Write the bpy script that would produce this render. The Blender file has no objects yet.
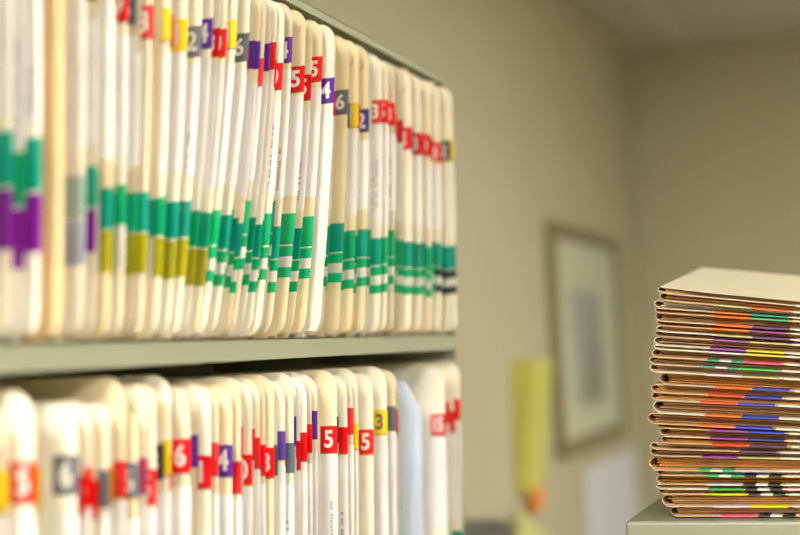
import bpy, bmesh, math, random
from mathutils import Vector, Matrix
random.seed(7)
C = bpy.context.scene
col = C.collection

# ------------------------------------------------------------------ materials
def nodemat(name):
    m = bpy.data.materials.new(name); m.use_nodes = True
    nt = m.node_tree
    return m, nt, nt.nodes['Principled BSDF']

def mat(name, rgb, rough=0.6, var=0.0, scale=40.0, metal=0.0, bump=0.0, objvar=0.0, streak=None, sat=(0.75, 1.35)):
    m, nt, b = nodemat(name)
    b.inputs['Roughness'].default_value = rough
    b.inputs['Metallic'].default_value = metal
    N = nt.nodes.new; Lk = nt.links.new
    tc = N('ShaderNodeTexCoord')
    nz = N('ShaderNodeTexNoise'); nz.inputs['Scale'].default_value = scale
    nz.inputs['Detail'].default_value = 4
    if streak:
        mp = N('ShaderNodeMapping'); mp.inputs['Scale'].default_value = streak
        Lk(tc.outputs['Object'], mp.inputs['Vector']); Lk(mp.outputs['Vector'], nz.inputs['Vector'])
    else:
        Lk(tc.outputs['Object'], nz.inputs['Vector'])
    ramp = N('ShaderNodeValToRGB')
    lo = [max(0, c * (1 - var)) for c in rgb]; hi = [min(1, c * (1 + var)) for c in rgb]
    ramp.color_ramp.elements[0].color = (*lo, 1); ramp.color_ramp.elements[0].position = 0.3
    ramp.color_ramp.elements[1].color = (*hi, 1); ramp.color_ramp.elements[1].position = 0.7
    Lk(nz.outputs['Fac'], ramp.inputs['Fac'])
    out = ramp.outputs['Color']
    if objvar:
        oi = N('ShaderNodeObjectInfo'); hsv = N('ShaderNodeHueSaturation')
        mr = N('ShaderNodeMapRange'); mr.inputs['To Min'].default_value = 1 - objvar; mr.inputs['To Max'].default_value = 1 + objvar * 0.5
        mr2 = N('ShaderNodeMapRange'); mr2.inputs['To Min'].default_value = sat[0]; mr2.inputs['To Max'].default_value = sat[1]
        ml = N('ShaderNodeMath'); ml.operation = 'FRACT'; m2 = N('ShaderNodeMath'); m2.operation = 'MULTIPLY'; m2.inputs[1].default_value = 7.31
        Lk(oi.outputs['Random'], mr.inputs['Value']); Lk(oi.outputs['Random'], m2.inputs[0]); Lk(m2.outputs[0], ml.inputs[0]); Lk(ml.outputs[0], mr2.inputs['Value'])
        Lk(mr.outputs['Result'], hsv.inputs['Value']); Lk(mr2.outputs['Result'], hsv.inputs['Saturation'])
        Lk(out, hsv.inputs['Color']); out = hsv.outputs['Color']
    Lk(out, b.inputs['Base Color'])
    if bump:
        bp = N('ShaderNodeBump'); bp.inputs['Strength'].default_value = bump; bp.inputs['Distance'].default_value = 0.002
        Lk(nz.outputs['Fac'], bp.inputs['Height']); Lk(bp.outputs['Normal'], b.inputs['Normal'])
    return m

M = {}
M['manila'] = mat('manila_card', (0.87, 0.76, 0.56), 0.65, 0.06, 25, objvar=0.2)
M['cream'] = mat('cream_card', (0.92, 0.86, 0.73), 0.65, 0.05, 25, objvar=0.07)
M['tan'] = mat('tan_card', (0.86, 0.62, 0.34), 0.6, 0.10, 14)
M['inner'] = mat('inner_sheets', (0.64, 0.35, 0.155), 0.8, 0.25, 20, objvar=0.2)  # colour deepened to carry the brown shade between stacked folders
M['stackcard'] = mat('stack_card', (0.80, 0.56, 0.34), 0.7, 0.14, 14, objvar=0.16)
M['stacktop'] = mat('stack_cream_card', (0.68, 0.62, 0.47), 0.6, 0.04, 14)
M['paper'] = mat('white_paper', (0.86, 0.84, 0.78), 0.8, 0.06, 60)
M['lilac'] = mat('white_sticker', (0.88, 0.85, 0.84), 0.45, 0.04, 30, objvar=0.06)
M['ink'] = mat('printed_ink', (0.10, 0.10, 0.12), 0.6, 0.1, 30)
M['textgrey'] = mat('faded_print', (0.42, 0.41, 0.44), 0.6, 0.1, 30)
M['stackstrip'] = mat('aged_strip', (0.74, 0.64, 0.54), 0.6, 0.05, 30)
M['digitw'] = mat('digit_white', (0.93, 0.90, 0.86), 0.5, 0.02, 30)
M['bluepaper'] = mat('bluish_paper', (0.72, 0.80, 0.95), 0.7, 0.06, 18, bump=0.3)
LAB = dict(r=(0.80, 0.012, 0.015), y=(0.93, 0.66, 0.01), p=(0.13, 0.035, 0.38), g=(0.13, 0.15, 0.19), k=(0.02, 0.022, 0.03),
           b=(0.03, 0.04, 0.25), o=(0.85, 0.33, 0.02), m=(0.60, 0.04, 0.16),
           G=(0.0, 0.43, 0.17), T=(0.0, 0.35, 0.25), V=(0.24, 0.01, 0.33), O=(0.40, 0.37, 0.015), w=(0.80, 0.76, 0.70),
           A=(0.33, 0.50, 0.42), B=(0.33, 0.38, 0.52), L=(0.35, 0.62, 0.36),
           R=(0.80, 0.06, 0.01), Q=(0.85, 0.17, 0.01), U=(0.02, 0.05, 0.50), P=(0.28, 0.04, 0.33), E=(0.02, 0.42, 0.04),
           Y=(0.75, 0.62, 0.02), K=(0.90, 0.10, 0.20), D=(0.12, 0.04, 0.13), H=(0.48, 0.42, 0.18), N=(0.62, 0.52, 0.62))
for k, c in LAB.items():
    M['lab_' + k] = mat('label_colour_' + k, c, 0.38, 0.06, 50, objvar=0.14, sat=(0.96, 1.06))
NAMES = dict(r='red', y='yellow', p='purple', g='grey', k='black', b='navy', o='orange', m='magenta', G='green', T='teal', V='violet',
             O='olive', w='white', A='pale green', B='slate blue', L='pale green', R='red', Q='orange', U='blue', P='purple', E='green',
             Y='yellow', K='pink', D='dark plum', H='olive', N='lilac')
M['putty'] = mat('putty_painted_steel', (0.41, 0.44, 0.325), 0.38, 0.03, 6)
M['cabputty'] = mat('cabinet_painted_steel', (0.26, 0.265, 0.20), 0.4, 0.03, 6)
M['orangecard'] = mat('orange_brown_sheets', (0.80, 0.40, 0.14), 0.7, 0.15, 14)
M['putty_dark'] = mat('drawer_gap', (0.10, 0.10, 0.08), 0.6, 0.05, 6)
M['chrome'] = mat('chrome', (0.7, 0.7, 0.68), 0.25, 0.02, 6, metal=1.0)
M['wall'] = mat('painted_wall', (0.51, 0.475, 0.34), 0.8, 0.03, 3, bump=0.08)
M['base'] = mat('baseboard_vinyl', (0.12, 0.10, 0.08), 0.5, 0.05, 6)
M['carpet'] = mat('carpet', (0.17, 0.15, 0.13), 0.95, 0.35, 160, bump=0.6)
M['frame'] = mat('olive_wood_frame', (0.24, 0.20, 0.11), 0.5, 0.15, 10)
M['mat_board'] = mat('pale_mat', (0.56, 0.60, 0.46), 0.7, 0.03, 8)
M['yellow'] = mat('yellow_plastic', (0.64, 0.62, 0.14), 0.45, 0.05, 8)
M['orange'] = mat('orange_card', (0.85, 0.30, 0.06), 0.6, 0.05, 8)
M['palewhite'] = mat('pale_blue_white_sheet', (0.70, 0.74, 0.84), 0.7, 0.04, 4)
M['limegreen'] = mat('pale_lime_card', (0.66, 0.66, 0.28), 0.6, 0.04, 8)
M['darkgrey'] = mat('dark_grey_plastic', (0.10, 0.105, 0.10), 0.4, 0.08, 12)
M['black'] = mat('black_plastic', (0.015, 0.015, 0.016), 0.4, 0.08, 12)
M['wood'] = mat('laminate_wood', (0.30, 0.20, 0.11), 0.45, 0.2, 6, streak=(1, 14, 1))
M['white_metal'] = mat('white_metal', (0.8, 0.8, 0.78), 0.4, 0.02, 6)

def ceiling_mat():
    m, nt, b = nodemat('acoustic_ceiling_tile'); N = nt.nodes.new; Lk = nt.links.new
    b.inputs['Roughness'].default_value = 0.9
    tc = N('ShaderNodeTexCoord'); br = N('ShaderNodeTexBrick')
    br.offset = 0.0; br.inputs['Scale'].default_value = 1.0
    br.inputs['Brick Width'].default_value = 0.61; br.inputs['Row Height'].default_value = 0.61
    br.inputs['Mortar Size'].default_value = 0.012; br.inputs['Mortar Smooth'].default_value = 0.1
    br.inputs['Color1'].default_value = (0.64, 0.62, 0.55, 1); br.inputs['Color2'].default_value = (0.61, 0.59, 0.52, 1)
    br.inputs['Mortar'].default_value = (0.75, 0.74, 0.66, 1)
    Lk(tc.outputs['Object'], br.inputs['Vector'])
    nz = N('ShaderNodeTexNoise'); nz.inputs['Scale'].default_value = 120
    Lk(tc.outputs['Object'], nz.inputs['Vector'])
    bp = N('ShaderNodeBump'); bp.inputs['Strength'].default_value = 0.3; bp.inputs['Distance'].default_value = 0.002
    Lk(nz.outputs['Fac'], bp.inputs['Height']); Lk(bp.outputs['Normal'], b.inputs['Normal'])
    Lk(br.outputs['Color'], b.inputs['Base Color'])
    return m
M['ceiling'] = ceiling_mat()

def picture_mat():
    m, nt, b = nodemat('picture_print'); N = nt.nodes.new; Lk = nt.links.new
    b.inputs['Roughness'].default_value = 0.5
    tc = N('ShaderNodeTexCoord'); mp = N('ShaderNodeMapping'); mp.inputs['Scale'].default_value = (1, 5, 3.2)
    nz = N('ShaderNodeTexNoise'); nz.inputs['Scale'].default_value = 1.1; nz.inputs['Detail'].default_value = 3
    r = N('ShaderNodeValToRGB'); e = r.color_ramp.elements
    e[0].position = 0.36; e[0].color = (0.24, 0.26, 0.21, 1)
    e[1].position = 0.62; e[1].color = (0.38, 0.43, 0.37, 1)
    x = e.new(0.5); x.color = (0.32, 0.37, 0.33, 1)
    Lk(tc.outputs['Object'], mp.inputs['Vector']); Lk(mp.outputs['Vector'], nz.inputs['Vector'])
    Lk(nz.outputs['Fac'], r.inputs['Fac']); Lk(r.outputs['Color'], b.inputs['Base Color'])
    return m
M['picture'] = picture_mat()

def emit_mat(name, rgb, s):
    m = bpy.data.materials.new(name); m.use_nodes = True; nt = m.node_tree
    nt.nodes.remove(nt.nodes['Principled BSDF'])
    e = nt.nodes.new('ShaderNodeEmission'); e.inputs['Color'].default_value = (*rgb, 1); e.inputs['Strength'].default_value = s
    nt.links.new(e.outputs[0], nt.nodes['Material Output'].inputs['Surface'])
    return m

# ------------------------------------------------------------------ helpers
def link_mesh(name, verts, faces, m, parent=None, loc=None, smooth=False):
    me = bpy.data.meshes.new(name); me.from_pydata(verts, [], faces); me.update()
    me.materials.append(m)
    if smooth:
        me.polygons.foreach_set('use_smooth', [True] * len(me.polygons))
    o = bpy.data.objects.new(name, me); col.objects.link(o)
    if parent: o.parent = parent
    if loc: o.location = loc
    return o

def tag(o, label, cat, group=None):
    o['label'] = label; o['category'] = cat
    if group: o['group'] = group
    n = len(label.split())
    assert 4 <= n <= 16, (n, label)
    return o

def thing(name, label, cat, loc=(0, 0, 0), rotz=0, group=None):
    o = bpy.data.objects.new(name, None); col.objects.link(o)
    o.empty_display_size = 0.05
    o.location = loc; o.rotation_euler = (0, 0, rotz)
    return tag(o, label, cat, group)

def struct(o):
    o['kind'] = 'structure'; return o

def boxes(name, bl, m, parent=None, bevel=0.0, seg=2, loc=None):
    """bl: list of (x0,x1,y0,y1,z0,z1)"""
    bm = bmesh.new()
    for (x0, x1, y0, y1, z0, z1) in bl:
        r = bmesh.ops.create_cube(bm, size=1)
        for v in r['verts']:
            v.co = Vector(((x0 + x1) / 2 + v.co.x * (x1 - x0), (y0 + y1) / 2 + v.co.y * (y1 - y0), (z0 + z1) / 2 + v.co.z * (z1 - z0)))
    if bevel:
        bmesh.ops.bevel(bm, geom=bm.edges[:], offset=bevel, segments=seg, affect='EDGES', profile=0.5)
    me = bpy.data.meshes.new(name); bm.to_mesh(me); bm.free(); me.materials.append(m)
    o = bpy.data.objects.new(name, me); col.objects.link(o)
    if parent: o.parent = parent
    if loc: o.location = loc
    return o

def grid_solid(P, Q, ni, nj):
    """P, Q: functions (i,j)->Vector for the two skins of a slab; returns verts, faces"""
    vs = []; fs = []
    for F in (P, Q):
        for i in range(ni):
            for j in range(nj): vs.append(F(i, j))
    o = ni * nj
    a = lambda i, j: i * nj + j
    for i in range(ni - 1):
        for j in range(nj - 1):
            fs.append((a(i, j), a(i, j + 1), a(i + 1, j + 1), a(i + 1, j)))
            fs.append((o + a(i, j), o + a(i + 1, j), o + a(i + 1, j + 1), o + a(i, j + 1)))
    for i in range(ni - 1):
        fs.append((a(i, 0), a(i + 1, 0), o + a(i + 1, 0), o + a(i, 0)))
        fs.append((a(i, nj - 1), o + a(i, nj - 1), o + a(i + 1, nj - 1), a(i + 1, nj - 1)))
    for j in range(nj - 1):
        fs.append((a(0, j), o + a(0, j), o + a(0, j + 1), a(0, j + 1)))
        fs.append((a(ni - 1, j), a(ni - 1, j + 1), o + a(ni - 1, j + 1), o + a(ni - 1, j)))
    return vs, fs

GLYPH = {}
def glyph(ch):
    if ch not in GLYPH:
        cu = bpy.data.curves.new('glyph', 'FONT'); cu.body = ch; cu.size = 1.0; cu.offset = 0.028; cu.resolution_u = 3
        cu.align_x = 'CENTER'
        ob = bpy.data.objects.new('glyph', cu); col.objects.link(ob)
        dg = bpy.context.evaluated_depsgraph_get(); dg.update()
        me = ob.evaluated_get(dg).to_mesh()
        vs = [v.co.copy() for v in me.vertices]; fs = [tuple(p.vertices) for p in me.polygons]
        ob.evaluated_get(dg).to_mesh_clear()
        bpy.data.objects.remove(ob); bpy.data.curves.remove(cu)
        xs = [v.x for v in vs]; ys = [v.y for v in vs]
        cx = (min(xs) + max(xs)) / 2; y0 = min(ys); h = max(ys) - y0
        GLYPH[ch] = ([((v.x - cx) / h, (v.y - y0) / h) for v in vs], fs)
    return GLYPH[ch]

# ------------------------------------------------------------------ folders
SH = 0.0005          # card thickness
def folder_cover(H, DP, th, fmap, rc=0.013, tabw=0.014, top_cut=0.006):
    """two flaps joined at a round fold (u=0); the tab flap reaches further out (v=0)"""
    r = th / 2
    cols_ = []   # (u, w, nu, nw, v0)
    def v0tab(u):
        d = None
        if u < rc: d = rc - u
        elif u > H - rc: d = u - (H - rc)
        if d is None: return 0.0
        d = min(d, rc)
        return rc - math.sqrt(max(0, rc * rc - d * d))
    us = [H - rc * (1 - math.cos(k * math.pi / 10)) for k in range(0, 6)]
    n = 9
    us += [H - rc + (2 * rc - H) * k / n for k in range(1, n)]
    us += [rc, rc * .6, rc * .35, rc * .15]
    us = [u for u in us if u > r * 1.02 or u > 0.0035]
    for u in us: cols_.append((u, 0.0, 0, -1, v0tab(u)))
    for k in range(0, 7):
        a = k * math.pi / 6
        cols_.append((r - r * math.sin(a), r - r * math.cos(a), -math.sin(a), -math.cos(a), rc * 0.95))
    H2 = H - top_cut
    for k in range(1, 8):
        u = r + (H2 - r) * k / 7
        cols_.append((u, th, 0, 1, tabw + (0.004 if k == 7 else 0)))
    ss = (0, .03, .12, .4, 1)
    def P(i, j):
        u, w, nu, nw, v0 = cols_[i]
        return fmap(u, v0 + (DP - v0) * ss[j], w)
    def Q(i, j):
        u, w, nu, nw, v0 = cols_[i]
        return fmap(u - nu * SH, v0 + (DP - v0) * ss[j], w - nw * SH)
    return grid_solid(P, Q, len(cols_), len(ss))

def slab(fmap, u0, u1, v0, v1, w0, w1, nu=6, nv=3):
    P = lambda i, j: fmap(u0 + (u1 - u0) * i / (nu - 1), v0 + (v1 - v0) * j / (nv - 1), w0)
    Q = lambda i, j: fmap(u0 + (u1 - u0) * i / (nu - 1), v0 + (v1 - v0) * j / (nv - 1), w1)
    return grid_solid(P, Q, nu, nv)

def join(lst):
    vs = []; fs = []
    for v, f in lst:
        o = len(vs); vs += v; fs += [tuple(i + o for i in q) for q in f]
    return vs, fs

def sheets(fmap, H, DP, th, rnd, n):
    out = []
    lo, hi = 0.14 * th + SH, 0.84 * th
    step = (hi - lo) / n
    for k in range(n):
        a = lo + step * k; b = a + step * 0.72
        out.append(slab(fmap, th * 0.5 + 0.002 + rnd.random() * .004, H - 0.012 - rnd.random() * 0.012,
                        0.016 + rnd.random() * 0.008, DP - 0.008 - rnd.random() * .015, a, b, 8, 4))
    return join(out)

LW = 0.0162
def wrap(fmap, u0, u1, v1=LW):
    return slab(fmap, u0, u1, -0.0005, v1, -0.0005, SH + 0.0005, 5, 3)

def make_label(root, fmap, kind, u0, h, name='color_label', v1=LW):
    """solid bands, or striped ones (S green-white-green, W black-white)"""
    if kind == '.': return None
    if kind in 'SW':
        c = 'G' if kind == 'S' else 'k'
        seg = h / 3
        v, f = join([wrap(fmap, u0 + 0.0003, u0 + seg), wrap(fmap, u0 + 2 * seg, u0 + h)])
        o = link_mesh(name, v, f, M['lab_' + c], root)
        v, f = wrap(fmap, u0 + seg, u0 + 2 * seg)
        link_mesh('white_stripe', v, f, M['lab_w'], o)
        return o
    v, f = wrap(fmap, u0, u0 + h, v1)
    return link_mesh(name, v, f, M['lab_' + kind], root)

def make_digit(parent, fmap, ch, u0, hgt, vc, m, sx=1.0):
    gv, gf = glyph(ch)
    # the digit reads upright, its right-hand side towards the tab's outer edge
    vs = [fmap(u0 + y * hgt, vc - x * hgt * sx, -0.0007) for x, y in gv]
    return link_mesh('digit', vs, gf, m, parent)

def make_text(parent, fmap, u0, u1, v0, rnd, lines=2, m=None):
    """small blurred print on the name strip: short dark strokes, no readable words"""
    bl = []
    for ln in range(lines):
        va = v0 + ln * 0.0042; u = u0
        while u < u1:
            l = 0.0012 + rnd.random() * 0.0010
            if rnd.random() < .82:
                vv = va + (rnd.random() - .5) * .0004
                q = [fmap(u, vv, -.0007), fmap(u + l, vv, -.0007), fmap(u + l, vv + .0022, -.0007), fmap(u, vv + .0022, -.0007)]
                bl.append((q, [(0, 1, 2, 3)]))
            u += l + .0007 + (0.003 if rnd.random() < .15 else 0)
    if bl:
        v, f = join(bl); link_mesh('printed_text', v, f, m or M['textgrey'], parent)

UPPER_ROWS = [
  (0.6472, 0.014, 0.0, 'r', '0', 200, 'T', 'V', 6),
  (0.6567, 0.0143, 2.0, '.', '.', 198, 'T', 'V', 6),
  (0.6761, 0.0148, 0.0, 'r', '3', 200, 'T', 'V', 12),
  (0.6905, 0.0151, -2.0, 'r', '0', 200, 'G', 'V', 2),
  (0.7043, 0.0155, 0.0, 'g', '2', 200, 'T', 'V', 12),
  (0.7232, 0.0162, 3.0, '.', '.', 0, '.', '.', 0),
  (0.7491, 0.0183, 1.0, '.', '.', 0, 'A', 'B', 4),
  (0.7637, 0.0193, -1.0, 'k', '7', 205, 'T', 'V', 12),
  (0.7768, 0.02, -4.0, '.', '.', 200, 'L', '.', 18),
  (0.7782, 0.0214, 0.0, 'g', '3', 214, 'T', 'O', 0),
  (0.7849, 0.0228, 1.0, '.', '.', 198, 'T', 'O', -2),
  (0.7963, 0.0244, 0.0, 'r', '9', 199, 'G', 'w', 2),
  (0.8102, 0.0258, -3.0, 'g', '6', 200, 'T', 'O', 0),
  (0.8138, 0.0288, 0.0, '.', '.', 190, 'G', 'O', 1),
  (0.821, 0.0321, 1.0, 'r', '3', 193, 'T', 'O', 0),
  (0.8361, 0.0349, -3.0, '.', '.', 198, 'T', 'w', -2),
  (0.8368, 0.0377, 1.0, 'y', '1', 195, 'G', 'O', 2),
  (0.8518, 0.0417, -2.0, 'r', '.', 193, 'G', 'O', 0),
  (0.8558, 0.0478, 1.0, 'y', '1', 192, 'T', 'O', -1),
  (0.8661, 0.0565, 3.0, 'g', '2', 190, 'T', 'O', 0),
  (0.8722, 0.0521, -4.0, '.', '.', 198, 'T', 'w', 1),
  (0.8814, 0.0634, 1.0, 'p', '4', 200, 'G', 'O', -2),
  (0.8946, 0.0675, -2.0, 'r', '8', 196, 'T', 'O', 1),
  (0.8982, 0.0713, 0.0, 'r', '0', 197, 'G', 'O', 0),
  (0.9044, 0.0772, 3.0, 'y', '1', 206, 'G', 'S', 3),
  (0.9199, 0.0838, 3.0, 'g', '6', 200, 'T', 'S', -3),
  (0.9245, 0.0803, -4.0, 'k', '.', 206, 'T', 'S', 0),
  (0.94, 0.0831, -3.0, 'r', '.', 192, 'G', 'S', 0),
  (0.9441, 0.0823, -1.0, 'p', '.', 198, 'T', 'S', -2),
  (0.9486, 0.0817, 0.0, 'p', '.', 198, 'T', 'S', -4),
  (0.9527, 0.0809, 2.0, 'r', '3', 184, 'G', 'S', 4),
  (0.9657, 0.0803, -1.0, 'r', '.', 204, 'G', 'S', -6),
  (0.9705, 0.0791, 0.0, 'p', '.', 200, 'T', 'S', 1),
  (0.9752, 0.0774, 1.0, 'r', '.', 200, 'G', 'S', 6),
  (0.9865, 0.0757, -1.0, 'r', '1', 204, 'T', 'S', -3),
  (0.9889, 0.0736, 2.0, 'r', '.', 190, 'G', 'S', 2),
  (0.9961, 0.0719, 2.0, 'r', '0', 188, 'G', 'S', -3),
  (1.0124, 0.0706, -3.0, '.', '.', 196, 'T', 'S', 8),
  (1.0162, 0.0685, 2.0, 'p', '4', 214, 'T', 'S', -2),
  (1.0429, 0.072, 2.0, 'r', '5', 196, 'G', 'S', 3),
  (1.0458, 0.0698, -7.0, '.', '.', 196, 'T', 'S', 4),
  (1.0633, 0.0708, 0.0, 'r', '5', 194, 'T', 'S', -4),
  (1.0855, 0.0689, 1.0, 'r', '5', 216, 'G', 'S', 3),
  (1.103, 0.065, 7.0, 'p', '4', 199, '.', '.', 0),
  (1.1431, 0.0624, -3.0, 'r', '.', 195, 'G', 'S', 3),
  (1.1608, 0.0558, 1.0, 'g', '6', 198, 'T', 'S', 3),
  (1.1877, 0.052, -3.0, 'k', '.', 190, 'T', 'S', -3),
  (1.1946, 0.0493, 0.0, 'y', '1', 191, 'G', 'S', 3),
  (1.2096, 0.0466, 0.0, 'r', '.', 192, 'T', 'S', -2),
  (1.2248, 0.0434, 1.0, 'b', '2', 190, 'T', 'S', 0),
  (1.2539, 0.0418, -3.0, '.', '.', 198, 'G', 'S', 3),
  (1.2674, 0.0402, 0.0, 'r', '3', 206, 'T', 'S', -3),
  (1.284, 0.0388, 1.0, 'r', '5', 208, 'G', 'S', 3),
  (1.3039, 0.0374, 1.0, 'r', '8', 208, 'G', 'S', 6),
  (1.3243, 0.0362, 0.0, 'r', '.', 200, 'T', 'S', 0),
  (1.3452, 0.0355, -1.0, 'r', '.', 196, 'G', 'S', 3),
  (1.3577, 0.0349, 1.0, 'r', '1', 190, 'T', 'S', -2),
  (1.3764, 0.0344, 0.0, 'g', '.', 188, 'G', 'S', 2),
  (1.3894, 0.0339, 1.0, 'r', '3', 188, 'T', 'S', 0),
  (1.4088, 0.0334, 0.0, 'r', '.', 190, 'T', 'S', 3),
  (1.4224, 0.0329, 1.0, 'r', '0', 190, 'G', 'S', -1),
  (1.4425, 0.0324, 0.0, 'r', '.', 188, 'T', 'S', 2),
  (1.4568, 0.0319, 1.0, 'r', '4', 186, 'T', 'W', 0),
  (1.4778, 0.0314, 0.0, 'g', '.', 188, 'T', 'W', 3),
  (1.4928, 0.0309, 1.0, 'k', '2', 192, 'T', 'W', -1),
  (1.5118, 0.0303, 2.0, 'y', '1', 194, 'T', 'W', 2),
]
LOWER_ROWS = [
  (0.636, 0.016, 0.0, 'r', '0', 200, 'T', 'O', 0),
  (0.66, 0.0163, -3.0, 'y', '.', 204, 'T', 'O', 0),
  (0.6753, 0.0172, 4.0, 'r', '5', 207, 'G', 'O', 0),
  (0.6877, 0.0174, -1.0, 'y', '.', 203, 'G', 'O', 0),
  (0.7187, 0.0186, 3.0, 'g', '6', 207, 'T', 'O', 0),
  (0.73, 0.0188, 0.0, 'r', '.', 194, 'T', 'O', 0),
  (0.737, 0.0191, 1.0, 'r', '5', 198, 'G', 'O', 0),
  (0.7453, 0.0193, 0.0, 'r', '.', 190, 'G', 'O', 0),
  (0.756, 0.0196, 1.0, 'g', '.', 195, 'T', 'O', 0),
  (0.7687, 0.02, 1.0, 'o', '.', 196, 'T', 'O', 0),
  (0.7829, 0.0203, -1.0, 'r', '.', 198, 'G', 'O', 0),
  (0.7916, 0.0206, 1.0, 'g', '6', 196, 'T', 'O', 0),
  (0.8052, 0.0209, -1.0, 'm', '.', 198, 'T', 'O', 0),
  (0.8125, 0.0212, 2.0, 'r', '5', 190, 'G', 'O', 0),
  (0.8254, 0.0215, 0.0, 'k', '3', 205, 'T', 'O', 0),
  (0.8329, 0.0217, 1.0, 'y', '.', 207, 'T', 'O', 0),
  (0.8481, 0.0219, -2.0, 'r', '.', 196, 'G', 'O', 0),
  (0.8568, 0.0224, 3.0, 'r', '6', 206, 'G', 'O', 0),
  (0.8815, 0.0228, 0.0, 'p', '.', 207, 'T', 'O', 0),
  (0.8915, 0.0231, 1.0, 'r', '1', 192, 'G', 'O', 0),
  (0.9023, 0.0233, 1.0, 'r', '.', 200, 'T', 'O', 0),
  (0.9224, 0.0238, 2.0, 'p', '4', 197, 'T', 'S', 0),
  (0.9342, 0.024, 1.0, 'r', '.', 184, 'G', 'S', 0),
  (0.9476, 0.0242, 1.0, 'r', '.', 208, 'G', 'S', 0),
  (0.9578, 0.0244, 1.0, 'r', '0', 187, 'T', 'S', 0),
  (0.9708, 0.0246, -1.0, 'r', '.', 205, 'G', 'S', 0),
  (0.9774, 0.0248, 0.0, 'r', '.', 198, 'G', 'S', 0),
  (0.9864, 0.0249, 0.0, 'r', '.', 192, 'T', 'S', 0),
  (0.997, 0.0252, 1.0, 'r', '8', 189, 'G', 'S', 0),
  (1.0104, 0.0254, 0.0, 'g', '.', 190, 'T', 'S', 0),
  (1.018, 0.0255, 0.0, 'p', '.', 200, 'T', 'S', 0),
  (1.0292, 0.0257, 1.0, 'g', '.', 190, 'G', 'S', 0),
  (1.0414, 0.0259, 0.0, 'p', '6', 210, 'T', 'S', 0),
  (1.0515, 0.026, 0.0, 'r', '.', 190, 'G', 'S', 0),
  (1.0597, 0.026, 0.0, 'r', '.', 196, 'T', 'S', 0),
  (1.0705, 0.026, -1.0, 'r', '.', 202, 'T', 'S', 0),
  (1.0745, 0.026, 0.0, 'p', '.', 200, 'G', 'S', 0),
  (1.0852, 0.026, 0.0, 'p', '.', 212, 'T', 'S', 0),
  (1.0988, 0.026, -2.0, 'g', '.', 204, 'G', 'S', 0),
  (1.1275, 0.026, 1.0, 'r', '5', 197, 'G', 'S', 0),
  (1.1441, 0.026, 0.0, 'k', '.', 204, 'T', 'S', 0),
  (1.1561, 0.026, 0.0, 'r', '.', 194, 'T', 'S', 0),
  (1.1683, 0.026, 0.0, 'r', '1', 210, 'G', 'S', 0),
  (1.178, 0.026, 1.0, 'y', '.', 196, 'T', 'S', 0),
  (1.2166, 0.026, 1.0, 'r', '5', 188, 'G', 'S', 0),
  (1.249, 0.026, 3.0, 'y', '3', 204, 'G', 'S', 0),
  (1.2716, 0.026, 1.0, 'g', '.', 206, 'T', 'S', 0),
  (1.2976, 0.026, -3.0, 'r', '.', 202, 'T', 'S', 0),
  (1.4276, 0.026, 4.0, 'r', '15', 190, 'G', 'S', 0),
  (1.4657, 0.026, 0.0, 'r', '.', 200, 'T', 'S', 0),
  (1.481, 0.026, 1.0, 'r', '.', 190, 'T', 'S', 0),
  (1.5004, 0.026, 2.0, 'r', '.', 202, 'T', 'S', 0),
]

CAMZ = 1.5
SHELF_TOP = CAMZ + 0.0115
LOWER_TOP = CAMZ - 0.2955
FRONT = -0.459

def shelf_map(Dn, H, p):
    k = 1 - 0.5 * (Dn / H) ** 2 * .3
    def fmap_factory(th):
        def f(u, v, w):
            t = max(0.0, min(1.0, u / H))
            wf = 0.35 + 0.65 * min(1.0, max(0.0, v - 0.004) / 0.07)
            return Vector((-v, w * wf + Dn * (1 - (1 - t) ** p), u * k))
        return f
    return fmap_factory

# anchors : index (order from the left) -> short phrase used by its neighbours' labels
def ordinal(n):
    w = ['zeroth', 'first', 'second', 'third', 'fourth', 'fifth', 'sixth', 'seventh', 'eighth', 'ninth', 'tenth', 'eleventh', 'twelfth']
    return w[n] if n < len(w) else str(n) + 'th'

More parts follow.
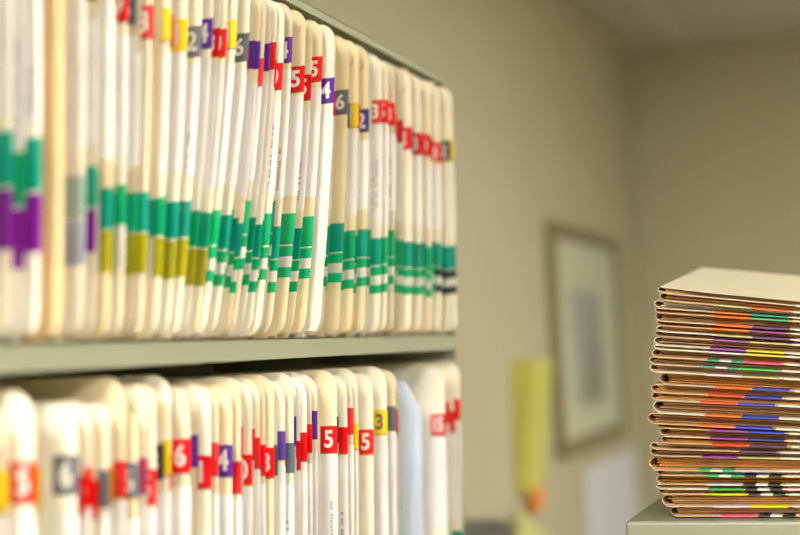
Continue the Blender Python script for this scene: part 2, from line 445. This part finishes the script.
def build_row(rows, base_z, shelf, anchors, group, H0=0.2775):
    rows = [list(r) for r in rows]
    for i in range(1, len(rows)):
        if rows[i][0] < rows[i - 1][0] + 0.0042: rows[i][0] = rows[i - 1][0] + 0.0042
        rows[i][1] = max(rows[i][1], rows[i - 1][0] + rows[i - 1][1] + .0040 - rows[i][0])
    anchors = {min(range(len(rows)), key=lambda q: abs(rows[q][0] - a)): t for a, t in anchors.items()}
    for i, (Y, Dn, pr, dc, ch, db, c1, c2, off) in enumerate(rows):
        off = off + random.Random(i * 7 + 1).uniform(-1, 1) * (6 if .88 < Y < 1.3 else 4 if Y > 1.3 else 2.5) if Y > .76 else off
        if dc == 'DIV':
            divider(Y, Dn, DIVL.pop(0)); continue
        rnd = random.Random(i * 31 + (5 if shelf == 'upper' else 900))
        H = H0 + rnd.uniform(-.0045, .0025)
        if shelf == 'upper' and .88 < Y < 1.12: H = min(H + .004, .2805)
        if shelf == 'lower':
            H += TALL.get(i, -.007 if Y < .80 else 0)
        p = 1.3 if shelf == 'upper' else 1.0
        if i + 1 < len(rows):
            g0 = rows[i + 1][0] - Y; g1 = g0 + rows[i + 1][1] - Dn
            th = min(g0, g1) * 0.86 - 0.0004
        else: th = .006
        th = max(0.0018, min(th, 0.010))
        fm = shelf_map(Dn, H, p)(th)
        X = FRONT + pr / 1000 + (rnd.uniform(-.005, .0025) if Y > .76 and ch == '.' else 0)
        # ---- label
        dn = NAMES.get(dc)
        if i in anchors: text = anchors[i][1]
        else:
            j = min(anchors, key=lambda a: abs(a - i))
            side = 'right' if i > j else 'left'
            look = (dn + ' tab label' if dn else 'no number tab')
            text = 'file folder with %s, %s %s of %s' % (look, ordinal(abs(i - j)), side, anchors[j][0])
        root = thing('file_folder', text, 'file folder', (X, Y, base_z), 0, group)
        blank = (c1 == '.' and c2 == '.' and dc == '.')
        cm = M['tan'] if (blank and shelf == 'upper') else (M['manila'] if rnd.random() < .45 else M['cream'])
        DP = 0.300 - rnd.random() * .004
        v, f = folder_cover(H, DP, th, fm, rc=0.0155)
        link_mesh('cover', v, f, cm, root)
        v, f = sheets(fm, H, DP, th, rnd, 1 if th < .004 else 3)
        link_mesh('papers', v, f, M['paper'] if rnd.random() < .6 else M['inner'], root)
        if not blank:
            # band labels low on the tab
            if c1 != '.': 
                c1u = 0.070 + off / 1000
                h = .026 if Y > .74 else .031
                if c1 == 'L': h = .02
                make_label(root, fm, c1, c1u + (0.005 if Y < .74 else 0), h)
            if c2 != '.' :
                h = .0262 if Y > .74 else .034
                make_label(root, fm, c2, 0.070 + off / 1000 - .0274 if Y > .74 else .0395 + off / 1000, h)
                if c2 == 'B': make_text(root, fm, .045, .10, .003, rnd, 3)
            # name strip in the middle
            if rnd.random() < .78 or c1 in 'A.':
                a = 0.106 + max(0, off / 1000) + rnd.random() * .01; b = db / 1000 - .001 - rnd.random() * .012
                if c1 == '.': a = .066
                if c1 == 'A': b = .245
                if b > a + .02:
                    v, f = wrap(fm, a, b)
                    nl = link_mesh('name_label', v, f, M['lilac'], root)
                    if rnd.random() < .42:
                        t0 = a + .004 + rnd.random() * .01
                        make_text(nl, fm, t0, min(b - .004, t0 + .022 + rnd.random() * .03), .004, rnd, rnd.choice((1, 2, 2)))
            if dc != '.':
                v, f = wrap(fm, db / 1000, db / 1000 + .0225)
                dl = link_mesh('digit_label', v, f, M['lab_' + dc], root)
                edge = slab(fm, db / 1000 - .0009, db / 1000, -0.0004, LW, -.00045, SH + .00045, 2, 2)
                link_mesh('label_border', edge[0], edge[1], M['lab_y'] if rnd.random() < .15 else M['ink'], dl)
                if ch != '.':
                    dm = M['digitw']
                    if (dc == 'y' and shelf == 'lower' and ch == '3'): dm = M['ink']
                    make_digit(dl, fm, ch, db / 1000 + .0040, .0150, .0075, dm, 0.92 if len(ch) == 1 else .62)
            if shelf == 'upper' and dc != '.' and Y > .85 and rnd.random() < .4:
                a = H - .026; pts = [(a + .006, .013), (a, .009), (a + .002, .006), (a + .009, .0045)]
                q = []
                for (ua, va), (ub, vb) in zip(pts, pts[1:]):
                    q.append(([fm(ua, va, -.0003), fm(ub, vb, -.0003), fm(ub + .001, vb + .0004, -.0003), fm(ua + .001, va + .0004, -.0003)], [(0, 1, 2, 3)]))
                v, f = join(q); link_mesh('red_tick', v, f, M['lab_r'], root)

DIVL = ['steel divider plate at the far left of the lower shelf, under the middle shelf', 'steel divider plate in the middle of the lower shelf, set back among folders',
        'rightmost steel divider plate on the lower shelf, near the white loose papers']

def divider(y, lean, label):
    H = .2865
    t = thing('shelf_divider', label, 'shelf divider', (FRONT - .085, y, LOWER_TOP), 0, 'steel dividers on the lower shelf')
    P = lambda i, j: Vector((-.23 * i / 3, lean * j / 5, H * j / 5))
    Q = lambda i, j: Vector((-.23 * i / 3, .0009 + lean * j / 5, H * j / 5))
    v, f = grid_solid(P, Q, 4, 6); link_mesh('plate', v, f, M['putty'], t)
    boxes('foot', [(-.23, 0, -.0001, .0012, 0, .0008)], M['putty'], t)

UPPER_ANCHORS = {
 0.7232: ('the blank tan folder', 'blank tan file folder on the upper shelf without any coloured labels'),
 0.7491: ('the slate-blue-labelled folder', 'whitish file folder with slate blue and pale green bands beside the blank tan folder'),
 0.8104: ('the upper grey-and-red 9 pair', 'upper-shelf folder with grey tab label right beside the red 9 label'),
 0.8661: ('the charcoal 2 folder', 'leaning file folder with charcoal digit 2 label on the upper shelf'),
 0.8814: ('the tilted purple 4 folder', 'tilted white-edged folder with purple digit 4 label next to the charcoal 2 folder'),
 0.9044: ('the bright yellow leaning folder', 'leaning white-striped folder with bright yellow tab left of the slanting grey 6 folder'),
 0.9199: ('the slanting grey 6 folder', 'strongly slanting white folder with grey digit 6 label on the upper shelf'),
 1.0162: ('the highest purple 4 folder', 'folder with the highest purple digit 4 label, right of the dense red tabs'),
 1.0429: ('the lowest wide red 5 folder', 'folder with wide red digit 5 label, directly right of the highest purple 4 folder'),
 1.0855: ('the highest red 5 folder', 'folder with the highest red digit 5 label, left of the white-edged folder'),
 1.103: ('the white-edged folder', 'protruding white-edged folder with purple 4 label and no green bands'),
 1.1608: ('the wide grey 6 folder', 'upright folder with wide grey digit 6 label right of the white-edged folder'),
 1.2248: ('the navy 2 folder', 'folder with navy digit 2 label in the right half of the upper shelf'),
 1.284: ('the far red 5 folder', 'blurred far folder with red digit 5 label right of the navy 2 folder'),
 1.3764: ('the far grey-tab folder', 'far file folder with grey tab label amid pale red tabs near the shelf end'),
 1.5118: ('the last upper folder', 'last file folder at the right end of the upper shelf, yellow tab label'),
}
LOWER_ANCHORS = {
 0.6753: ('the broad blurred red 5 folder', 'broad blurred folder with red digit 5 label at the left of the lower shelf'),
 0.7187: ('the blurred grey 6 folder', 'blurred cream folder with grey digit 6 label on the lower shelf'),
 0.7687: ('the orange-tab folder', 'lower-shelf file folder with the only orange tab label'),
 0.8329: ('the yellow-tab lower folder', 'lower-shelf folder with yellow tab label just right of a black one'),
 0.8568: ('the lower red 6 folder', 'lower-shelf folder with wide red digit 6 label'),
 0.9224: ('the lower purple 4 folder', 'lower-shelf folder with readable purple digit 4 label'),
 1.0414: ('the high purple-tab folder', 'lower-shelf folder with high narrow purple tab beside bunched red tabs'),
 1.1275: ('the sharp red 5 folder', 'lower-shelf folder with the sharpest, widest red digit 5 label'),
 1.2166: ('the low red 5 folder', 'lower-shelf folder with low red digit 5 label left of the yellow 3 folder'),
 1.249: ('the yellow 3 folder', 'broad cream folder with yellow digit 3 label on the lower shelf'),
 1.4276: ('the folder right of the white papers', 'lower-shelf folder with wide red 15 label right of the white loose papers'),
 1.5004: ('the last lower folder', 'last file folder at the right end of the lower shelf, red tab label'),
}
TALL_Y = {0.6753: .006, 0.7829: .008, 0.8481: .006, 1.249: .003}

def fill(rows, lim, shelf):
    """the plainer folders that sit a little back between the labelled ones"""
    out = []; rnd = random.Random(3)
    for a, b in zip(rows, rows[1:] + [None]):
        out.append(a)
        if b is None: break
        g = b[0] - a[0]
        if shelf == 'lower' and a[0] > 1.29 and g > .1: continue
        if a[0] < .76: continue
        n = int(g / lim)
        for k in range(1, n + 1):
            t = k / (n + 1)
            out.append((a[0] + g * t, a[1] + (b[1] - a[1]) * t, -5.0 - rnd.random() * 3, '.', '.', 196, rnd.choice('GT'), 'S' if a[0] > .9 else 'O', rnd.choice((-3, 0, 3))))
    return out

def interp(x, t):
    for (a, u), (b, v) in zip(t, t[1:]):
        if x <= b: return u + (v - u) * (x - a) / (b - a)
def main_files():
    global TALL
    up = fill(UPPER_ROWS, .0135, 'upper'); lo = fill(LOWER_ROWS, .0122, 'lower')
    R_ = lambda y: 7.5 if y < .80 else interp(y, [(.80, 7.5), (.87, 12), (.95, 15), (1.03, 12), (1.09, 6), (1.16, 4), (1.25, 0), (2, 0)])
    up = [(a, min(b, max(.004, 1.524 - a)), c, d, e, f + R_(a), g, h, i) for a, b, c, d, e, f, g, h, i in up]
    lo = [(a, b, c, d, e, f + 12, g, h, i) for a, b, c, d, e, f, g, h, i in lo]
    lo += [(y, d, 0, 'DIV', '.', 0, '.', '.', 0) for y, d in ((.8435, .022), (1.0605, .0262), (1.277, .0262))]
    lo.sort()
    TALL = {min(range(len(lo)), key=lambda q: abs(lo[q][0] - a)): t for a, t in TALL_Y.items()}
    build_row(up, SHELF_TOP, 'upper', UPPER_ANCHORS, 'file folders on the upper shelf')
    build_row(lo, LOWER_TOP, 'lower', LOWER_ANCHORS, 'file folders on the lower shelf')
main_files()

# ------------------------------------------------------------------ loose white papers on the lower shelf
def loose_papers():
    t = thing('loose_papers', 'bulging bluish white loose papers between folders on the lower shelf', 'papers', (FRONT, 1.342, LOWER_TOP))
    rnd = random.Random(11)
    vs = []; fs = []
    for k in range(7):
        y0 = .004 + k * .0095; ph = rnd.random() * 6; hgt = .264 - .010 * abs(k - 2) - rnd.random() * .005; fr = -.004 - abs(k - 3) * .003
        ni, nj = 14, 6
        def S(d):
            def F(i, j):
                z = hgt * i / (ni - 1); u = j / (nj - 1)
                y = y0 + .004 * math.sin(z * 22 + ph) * (1 - u * .6) + .020 * (z / .25) + d
                x = fr - .28 * u - .012 * max(0, (z - hgt * .9) / (hgt * .1)) ** 2 * (1 - u)
                return Vector((x, y, z))
            return F
        v, f = grid_solid(S(0), S(.0022), ni, nj)
        o = len(vs); vs += v; fs += [tuple(a + o for a in q) for q in f]
    link_mesh('paper_sheets', vs, fs, M['bluepaper'], t)
loose_papers()

# ------------------------------------------------------------------ open shelving
SX0, SX1 = -0.783, -0.467            # back, lip face
SY0, SY1 = 0.25, 1.544
def shelving():
    t = thing('shelving_unit', 'pale green-grey steel open shelving unit filled with file folders', 'shelf unit', (SX0, SY0, 0))
    def L(bl): return [(a - SX0, b - SX0, c - SY0, d - SY0, e, f) for a, b, c, d, e, f in bl]
    tops = [SHELF_TOP, LOWER_TOP]
    z = LOWER_TOP
    while z - .295 > .05:
        z -= .295; tops.append(z)
    for k, zt in enumerate(tops):
        sh = boxes('shelf', L([(SX0 + .004, SX1, SY0 + .002, SY1 - .002, zt - .0015, zt - .0002),
                               (SX1 - .0015, SX1 + .0, SY0 + .002, SY1 - .002, zt - .0165, zt - .0002),
                               (SX1 - .012, SX1 - .0015, SY0 + .002, SY1 - .002, zt - .0165, zt - .0152),
                               (SX0 + .14, SX0 + .17, SY0 + .002, SY1 - .002, zt - .012, zt - .0015)]), M['putty'], t, .0004, 1)
    zt = CAMZ + .300
    boxes('top_panel', L([(SX0, SX1, SY0, SY1, zt - .0015, zt), (SX1 - .002, SX1, SY0, SY1, zt - .0075, zt)]), M['putty'], t, .0005, 1)
    boxes('back_panel', L([(SX0, SX0 + .0015, SY0 + .001, SY1 - .001, 0.02, zt - .002)]), M['putty'], t)
    for y in (SY0, SY1 - .0015):
        boxes('side_panel', L([(SX0, SX1 - .001, y, y + .0015, 0.0, zt - .002)]), M['putty'], t)
    boxes('plinth', L([(SX0 + .01, SX1 - .02, SY0 + .002, SY1 - .002, 0.0, tops[-1] - .02)]), M['putty'], t, .001)
shelving()

# ------------------------------------------------------------------ stack of folders on the cabinet
CT = CAMZ - .150
# left edge x, height of the tab edge at x=-.13 relative to eye level, slope down to the right, two band colours
STACK = [
  (-0.1894, 0.0269, 0.15, '.', '.'),
  (-0.188, 0.0214, 0.1396, 'H', 'Q'),
  (-0.1931, 0.0156, 0.1186, 'Q', 'T'),
  (-0.1924, 0.0125, 0.1111, 'Q', 'G'),
  (-0.1926, 0.0056, 0.1093, 'Q', 'D'),
  (-0.192, 0.0019, 0.1083, 'Q', 'P'),
  (-0.1922, -0.0029, 0.107, 'H', 'D'),
  (-0.1939, -0.007, 0.1059, 'P', 'H'),
  (-0.195, -0.0142, 0.1019, 'P', 'Y'),
  (-0.1951, -0.0171, 0.0996, 'N', 'Y'),
  (-0.197, -0.0235, 0.0948, 'S', 'K'),
  (-0.1997, -0.0292, 0.0915, 'S', 'E'),
  (-0.2, -0.0355, 0.0878, 'N', 'H'),
  (-0.192, -0.0453, 0.0822, 'Q', 'U'),
  (-0.1997, -0.0519, 0.0783, 'R', 'U'),
  (-0.1991, -0.0577, 0.075, 'R', 'U'),
  (-0.1987, -0.0685, 0.0714, 'Q', 'U'),
  (-0.2039, -0.0772, 0.0685, 'Q', 'U'),
  (-0.1959, -0.0803, 0.0658, 'P', 'U'),
  (-0.1944, -0.0867, 0.0572, 'P', 'b'),
  (-0.193, -0.0913, 0.0509, 'R', 'D'),
  (-0.2023, -0.0963, 0.0441, '.', 'D'),
  (-0.2032, -0.1015, 0.037, 'P', 'H'),
  (-0.2044, -0.1122, 0.0224, 'S', 'N'),
  (-0.198, -0.1162, 0.0197, 'S', 'W'),
  (-0.1991, -0.1234, 0.0153, 'N', 'W'),
  (-0.1992, -0.1269, 0.0131, 'E', 'W'),
  (-0.1978, -0.1311, 0.0105, 'y', 'W'),
  (-0.1953, -0.1408, 0.0045, 'N', 'y'),
  (-0.189, -0.1485, 0.0, 'K', 'W'),
]
XREF = -.130
YF = 1.200
def build_stack():
    n = len(STACK)
    rnd = random.Random(21)
    def plane(k):
        """height of tab plane k (k = -1: the top of the pile) as a function of world x, y"""
        if k < 0:
            X, Z, s = STACK[0][0], STACK[0][1] + .0052, STACK[0][2]; kk = 0
        else:
            X, Z, s = STACK[k][0], STACK[k][1], STACK[k][2]; kk = k
        tilt = .095 * (1 - kk / (n - 1)) ** 1.0
        return lambda x, y: CAMZ + Z - s * (x - XREF) + tilt * (y - YF)
    for k, (X, Z, s, c1, c2) in enumerate(STACK):
        lo, hi = plane(k), plane(k - 1)
        yo = YF + rnd.uniform(-.002, .002) if k else YF - .001
        th = hi(X, YF) - lo(X, YF)
        H = .262 + rnd.uniform(-.002, .002)
        org = Vector((X, yo, lo(X, yo)))
        def fm(u, v, w, lo=lo, hi=hi, X=X, yo=yo, th=th, org=org):
            x = X + u; y = yo + v
            a = lo(x, y); b = hi(x, y)
            fr = w / th * 0.87
            # the pack is squeezed thinner towards its free edge
            return Vector((u, v, a + (b - a) * fr + .0001)) - Vector((0, 0, org.z))
        names = {'S': 'teal-striped' if k < 14 else 'green-striped', 'W': 'black-and-white', '.': 'plain'}
        n1 = names.get(c1) or NAMES[c1]; n2 = names.get(c2) or NAMES[c2]
        pos = '%s from the top' % ordinal(k + 1) if k < 15 else '%s from the bottom' % ordinal(n - k)
        if k == 0: lab = 'cream file folder lying flat as the topmost of the cabinet stack'
        elif k == n - 1: lab = 'bottom folder of the stack on the cabinet, pink band on its edge'
        else: lab = 'stacked file folder %s, edge bands %s then %s' % (pos, n1, n2)
        root = thing('file_folder', lab, 'file folder', org, 0, 'file folders stacked on the cabinet')
        DP = .298 + rnd.uniform(-.003, .002)
        v, f = folder_cover(H, DP, th * .97, fm, rc=.012, tabw=.011 if k else .001)
        link_mesh('cover', v, f, M['stacktop'] if k == 0 else (M['cream'] if rnd.random() < .3 else M['stackcard']), root)
        ns = max(1, min(7, int(th / .0016)))
        out = []
        a0, b0 = .16 * th, .86 * th
        st = (b0 - a0) / ns
        for q in range(ns):
            a = a0 + st * q
            out.append(slab(fm, th * .35 + .0015 + rnd.random() * .004, H - .012 - rnd.random() * .012, .010 + rnd.random() * .009, DP - .012 - rnd.random() * .01, a, a + st * .6, 8, 4))
        v, f = join(out)
        link_mesh('papers', v, f, M['orangecard'] if k < 2 else M['inner'] if rnd.random() < .9 else M['paper'], root)
        u1 = .043 + (.0055 if k < 9 else .003 if k < 15 else 0) + rnd.uniform(-.002, .002)
        if k == 1: u1 = .046
        if c1 != '.':
            if c1 == 'S' and k < 14:
                seg = .0095
                v, f = join([wrap(fm, u1, u1 + seg, .012), wrap(fm, u1 + 2 * seg, u1 + 3 * seg, .012)]); o = link_mesh('color_label', v, f, M['lab_T'], root)
                v, f = wrap(fm, u1 + seg, u1 + 2 * seg, .012); link_mesh('white_stripe', v, f, M['lab_N'], o)
            else: make_label(root, fm, c1, u1, .0285, v1=.012)
        if c2 != '.':
            if c2 == 'K' or c2 != 'W': make_label(root, fm, c2, u1 + .0295, .029, v1=.012)
            else: make_label(root, fm, c2, u1 + .0295, .029)
        v, f = wrap(fm, u1 + .062, .170, .012); link_mesh('name_label', v, f, M['stackstrip'], root)
        v, f = wrap(fm, .190, .212, .012); link_mesh('digit_label', v, f, M['lab_r'], root)
build_stack()

# ------------------------------------------------------------------ filing cabinet under the stack
def filing_cabinet():
    X0, X1, Y0, Y1 = -.2222, .235, 1.185, 1.86
    W, Dd = X1 - X0, Y1 - Y0
    t = thing('filing_cabinet', 'putty-coloured steel filing cabinet with rounded top edge carrying the folder stack', 'filing cabinet', (X0, Y0, 0))
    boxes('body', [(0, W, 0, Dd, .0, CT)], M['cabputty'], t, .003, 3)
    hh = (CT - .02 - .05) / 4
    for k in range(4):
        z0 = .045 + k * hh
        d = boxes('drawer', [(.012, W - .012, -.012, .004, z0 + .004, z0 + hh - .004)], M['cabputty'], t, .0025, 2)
        boxes('handle', [(W / 2 - .06, W / 2 + .06, -.034, -.026, z0 + hh * .55, z0 + hh * .55 + .018), (W / 2 - .058, W / 2 - .05, -.03, -.011, z0 + hh * .55, z0 + hh * .55 + .018), (W / 2 + .05, W / 2 + .058, -.03, -.011, z0 + hh * .55, z0 + hh * .55 + .018)], M['chrome'], d, .001, 1)
        boxes('label_holder', [(W / 2 - .04, W / 2 + .04, -.0145, -.0115, z0 + hh * .72, z0 + hh * .72 + .035)], M['chrome'], d, .0006, 1)
    boxes('lock', [(W - .045, W - .029, -.004, .002, CT - .034, CT - .018)], M['chrome'], t, .002, 2)
filing_cabinet()

# ------------------------------------------------------------------ room shell
RX0, RX1, RY0, RY1, RH = -.79, 2.7, -2.6, 4.745, CAMZ + .938
struct(boxes('floor', [(RX0, RX1, RY0, RY1, -.05, 0)], M['carpet']))
struct(boxes('ceiling', [(RX0, RX1, RY0, RY1, RH, RH + .05)], M['ceiling']))
struct(boxes('wall_left', [(RX0 - .1, RX0, RY0 - .1, RY1 + .1, -.05, RH + .05)], M['wall']))
struct(boxes('wall_right', [(RX1, RX1 + .1, RY0 - .1, RY1 + .1, -.05, RH + .05)], M['wall']))
struct(boxes('wall_back', [(RX0, RX1, RY1, RY1 + .1, -.05, RH + .05)], M['wall']))
struct(boxes('wall_front', [(RX0, RX1, RY0 - .1, RY0, -.05, RH + .05)], M['wall']))
struct(boxes('baseboard_left', [(RX0, RX0 + .006, 1.6, RY1, 0, .1)], M['base'], None, .001, 1))
struct(boxes('baseboard_back', [(RX0 + .006, RX1, RY1 - .006, RY1, 0, .1)], M['base'], None, .001, 1))

# framed picture on the left wall
def picture():
    y0, y1, z0, z1 = 3.365, 4.205, CAMZ - .279, CAMZ + .288
    t = thing('framed_picture', 'blurred framed picture with pale green mat hanging on the left wall', 'picture', (RX0, y0, z0))
    W, Hh, b, d = y1 - y0, z1 - z0, .034, .024
    boxes('frame', [(.0005, d, 0, W, 0, b), (.0005, d, 0, W, Hh - b, Hh), (.0005, d, 0, b, b, Hh - b), (.0005, d, W - b, W, b, Hh - b)], M['frame'], t, .003, 2)
    boxes('mat_board', [(.002, .010, b - .002, W - b + .002, b - .002, Hh - b + .002)], M['mat_board'], t)
    boxes('print', [(.0095, .0115, .22, W - .25, .11, Hh - .16)], M['picture'], t)
picture()

def wall_sheet():
    y0, y1, z1 = 3.69, 4.42, CAMZ - .335
    o = boxes('wall_paper_sheet', [(0, .004, 0, y1 - y0, -.5, 0)], M['palewhite'], None, .001, 1, loc=(RX0 + .0005, y0, z1))
    tag(o, 'pale bluish white sheet fixed to the wall below the framed picture', 'paper sheet')
wall_sheet()

def yellow_pocket():
    t = thing('wall_pocket', 'bright yellow pocket hanging on the wall left of the framed picture', 'wall pocket', (RX0, 2.99, CAMZ - .325))
    W, Hh = .170, .285
    bm = bmesh.new()
    d0, d1 = .018, .055
    pts = [(.001, 0, 0), (d0, 0, 0), (d1, 0, Hh), (.001, 0, Hh)]
    vs = [bm.verts.new(p) for p in pts] + [bm.verts.new((p[0], W, p[2])) for p in pts]
    for f in ((0, 1, 2, 3), (7, 6, 5, 4), (0, 4, 5, 1), (1, 5, 6, 2), (2, 6, 7, 3), (3, 7, 4, 0)): bm.faces.new([vs[i] for i in f])
    bmesh.ops.recalc_face_normals(bm, faces=bm.faces[:])
    bmesh.ops.bevel(bm, geom=bm.edges[:], offset=.003, segments=2, affect='EDGES')
    me = bpy.data.meshes.new('pocket_body'); bm.to_mesh(me); bm.free(); me.materials.append(M['yellow'])
    o = bpy.data.objects.new('pocket_body', me); col.objects.link(o); o.parent = t
    g = boxes('tag', [(.012, .024, .065, .150, -.045, .004)], M['orange'], t, .002, 1); g['label'] = 'orange tag at the foot of the pocket'
yellow_pocket()

def low_cabinet():
    X0, X1, Y0, Y1, Z1 = RX0 + .001, -.40, 1.95, 3.5, CAMZ - .5
    t = thing('low_cabinet', 'wood-laminate low cabinet against the left wall below the yellow pocket', 'cabinet', (X0, Y0, 0))
    boxes('body', [(0, X1 - X0 - .02, 0, Y1 - Y0, 0, Z1 - .025)], M['wood'], t, .002, 1)
    boxes('worktop', [(0, X1 - X0, -.01, Y1 - Y0 + .01, Z1 - .025, Z1)], M['wood'], t, .003, 2)
    w = (Y1 - Y0) / 3
    for k in range(3):
        d = boxes('door', [(X1 - X0 - .02, X1 - X0 - .003, k * w + .004, (k + 1) * w - .004, .08, Z1 - .03)], M['wood'], t, .002, 1)
        boxes('handle', [(X1 - X0 - .003, X1 - X0 + .02, (k + 1) * w - .05, (k + 1) * w - .04, Z1 - .2, Z1 - .1)], M['chrome'], d, .002, 1)
low_cabinet()

def machine():
    x0, y0, z0 = RX0 + .012, 1.99, CAMZ - .5
    t = thing('office_machine', 'dark grey rounded office machine on the low cabinet, beside the shelving end', 'office machine', (x0, y0, z0))
    boxes('housing', [(0, .14, 0, .40, .006, .205)], M['darkgrey'], t, .028, 5)
    boxes('control_panel', [(.136, .144, .05, .35, .10, .17)], M['black'], t, .002, 2)
    for k in range(4): boxes('button', [(.143, .147, .08 + k * .06, .105 + k * .06, .12, .14)], M['white_metal'], t, .001, 1)
    for yy in (.03, .34):
        boxes('foot', [(.02, .13, yy, yy + .03, 0, .008)], M['black'], t)
machine()

def leaning_folder():
    a = math.radians(20)
    L, Hh = .30, .075
    z0 = CAMZ - .5
    t = thing('document_folder', 'pale lime document folder slumped against the wall beside the dark grey machine', 'document folder', (RX0 + .02, 2.86, z0 + L * math.sin(a) + .0005))
    def pan(x):
        P = lambda i, j: Vector((x + .006 * j / 3, L * i / 3 * math.cos(a) + Hh * j / 3 * math.sin(a) * .2, -L * i / 3 * math.sin(a) + Hh * j / 3 * .8 - .0))
        Q = lambda i, j: P(i, j) + Vector((.0015, 0, 0))
        return grid_solid(P, Q, 4, 4)
    v, f = join([pan(0), pan(.012)]); link_mesh('cover', v, f, M['limegreen'], t)
    v, f = pan(.006); v = [q * 1.0 for q in v]; link_mesh('papers', [Vector((q.x, q.y * .98, q.z - .002 if q.z > .02 else q.z)) for q in v], f, M['paper'], t)
leaning_folder()

# ceiling lights
def troffer(x, y, label, s, w=.61, l=1.22):
    t = thing('ceiling_light', label, 'ceiling light', (x, y, RH), 0, 'fluorescent ceiling lights')
    boxes('frame', [(-w / 2, w / 2, -l / 2, -l / 2 + .03, -.012, -.0005), (-w / 2, w / 2, l / 2 - .03, l / 2, -.012, -.0005), (-w / 2, -w / 2 + .03, -l / 2 + .03, l / 2 - .03, -.012, -.0005), (w / 2 - .03, w / 2, -l / 2 + .03, l / 2 - .03, -.012, -.0005)], M['white_metal'], t, .001, 1)
    boxes('diffuser', [(-w / 2 + .03, w / 2 - .03, -l / 2 + .03, l / 2 - .03, -.009, -.001)], emit_mat('lamp_diffuser', (1.0, .955, .85), s), t)
troffer(1.25, 2.45, 'fluorescent ceiling light above the space beyond the filing cabinet', 27)
troffer(-.12, -1.3, 'added fluorescent ceiling light above the aisle, shading the gaps between folder tabs', 50)  # unseen lamp, added low along the aisle to throw shade between tabs
troffer(1.3, -.9, 'added fluorescent fill light on the ceiling, to the right behind the viewer', 30)  # unseen lamp, added as fill to lift the shaded parts

w = bpy.data.worlds.new('World'); C.world = w; w.use_nodes = True
w.node_tree.nodes['Background'].inputs[0].default_value = (.5, .5, .45, 1); w.node_tree.nodes['Background'].inputs[1].default_value = .1

# ------------------------------------------------------------------ camera
cam = bpy.data.cameras.new('camera'); co = bpy.data.objects.new('camera', cam); col.objects.link(co)
R = Matrix(((0.9440343230817831, 0.059111182466738556, 0.32450741894585916), (0.3269650385167045, -0.03792794446793772, -0.9442750312362427), (-0.04350931430497844, 0.9975306206507252, -0.05513257143367817)))
co.matrix_world = Matrix.Translation((0, 0, CAMZ)) @ R.to_4x4()
cam.sensor_width = 36; cam.lens = 64.98; cam.clip_start = .05
cam.dof.use_dof = True; cam.dof.focus_distance = 1.19; cam.dof.aperture_fstop = 2.9
C.camera = co
C.view_settings.view_transform = 'Standard'; C.view_settings.look = 'None'; C.view_settings.gamma = 1
C.view_settings.use_curve_mapping = False
C.view_settings.exposure = 0.5
labs = {}
for o in C.objects:
    if o.parent is None and 'label' in o: labs.setdefault(o['label'], []).append(o.name)
for k, v in labs.items():
    if len(v) > 1: print('DUPLICATE LABEL', k, v)
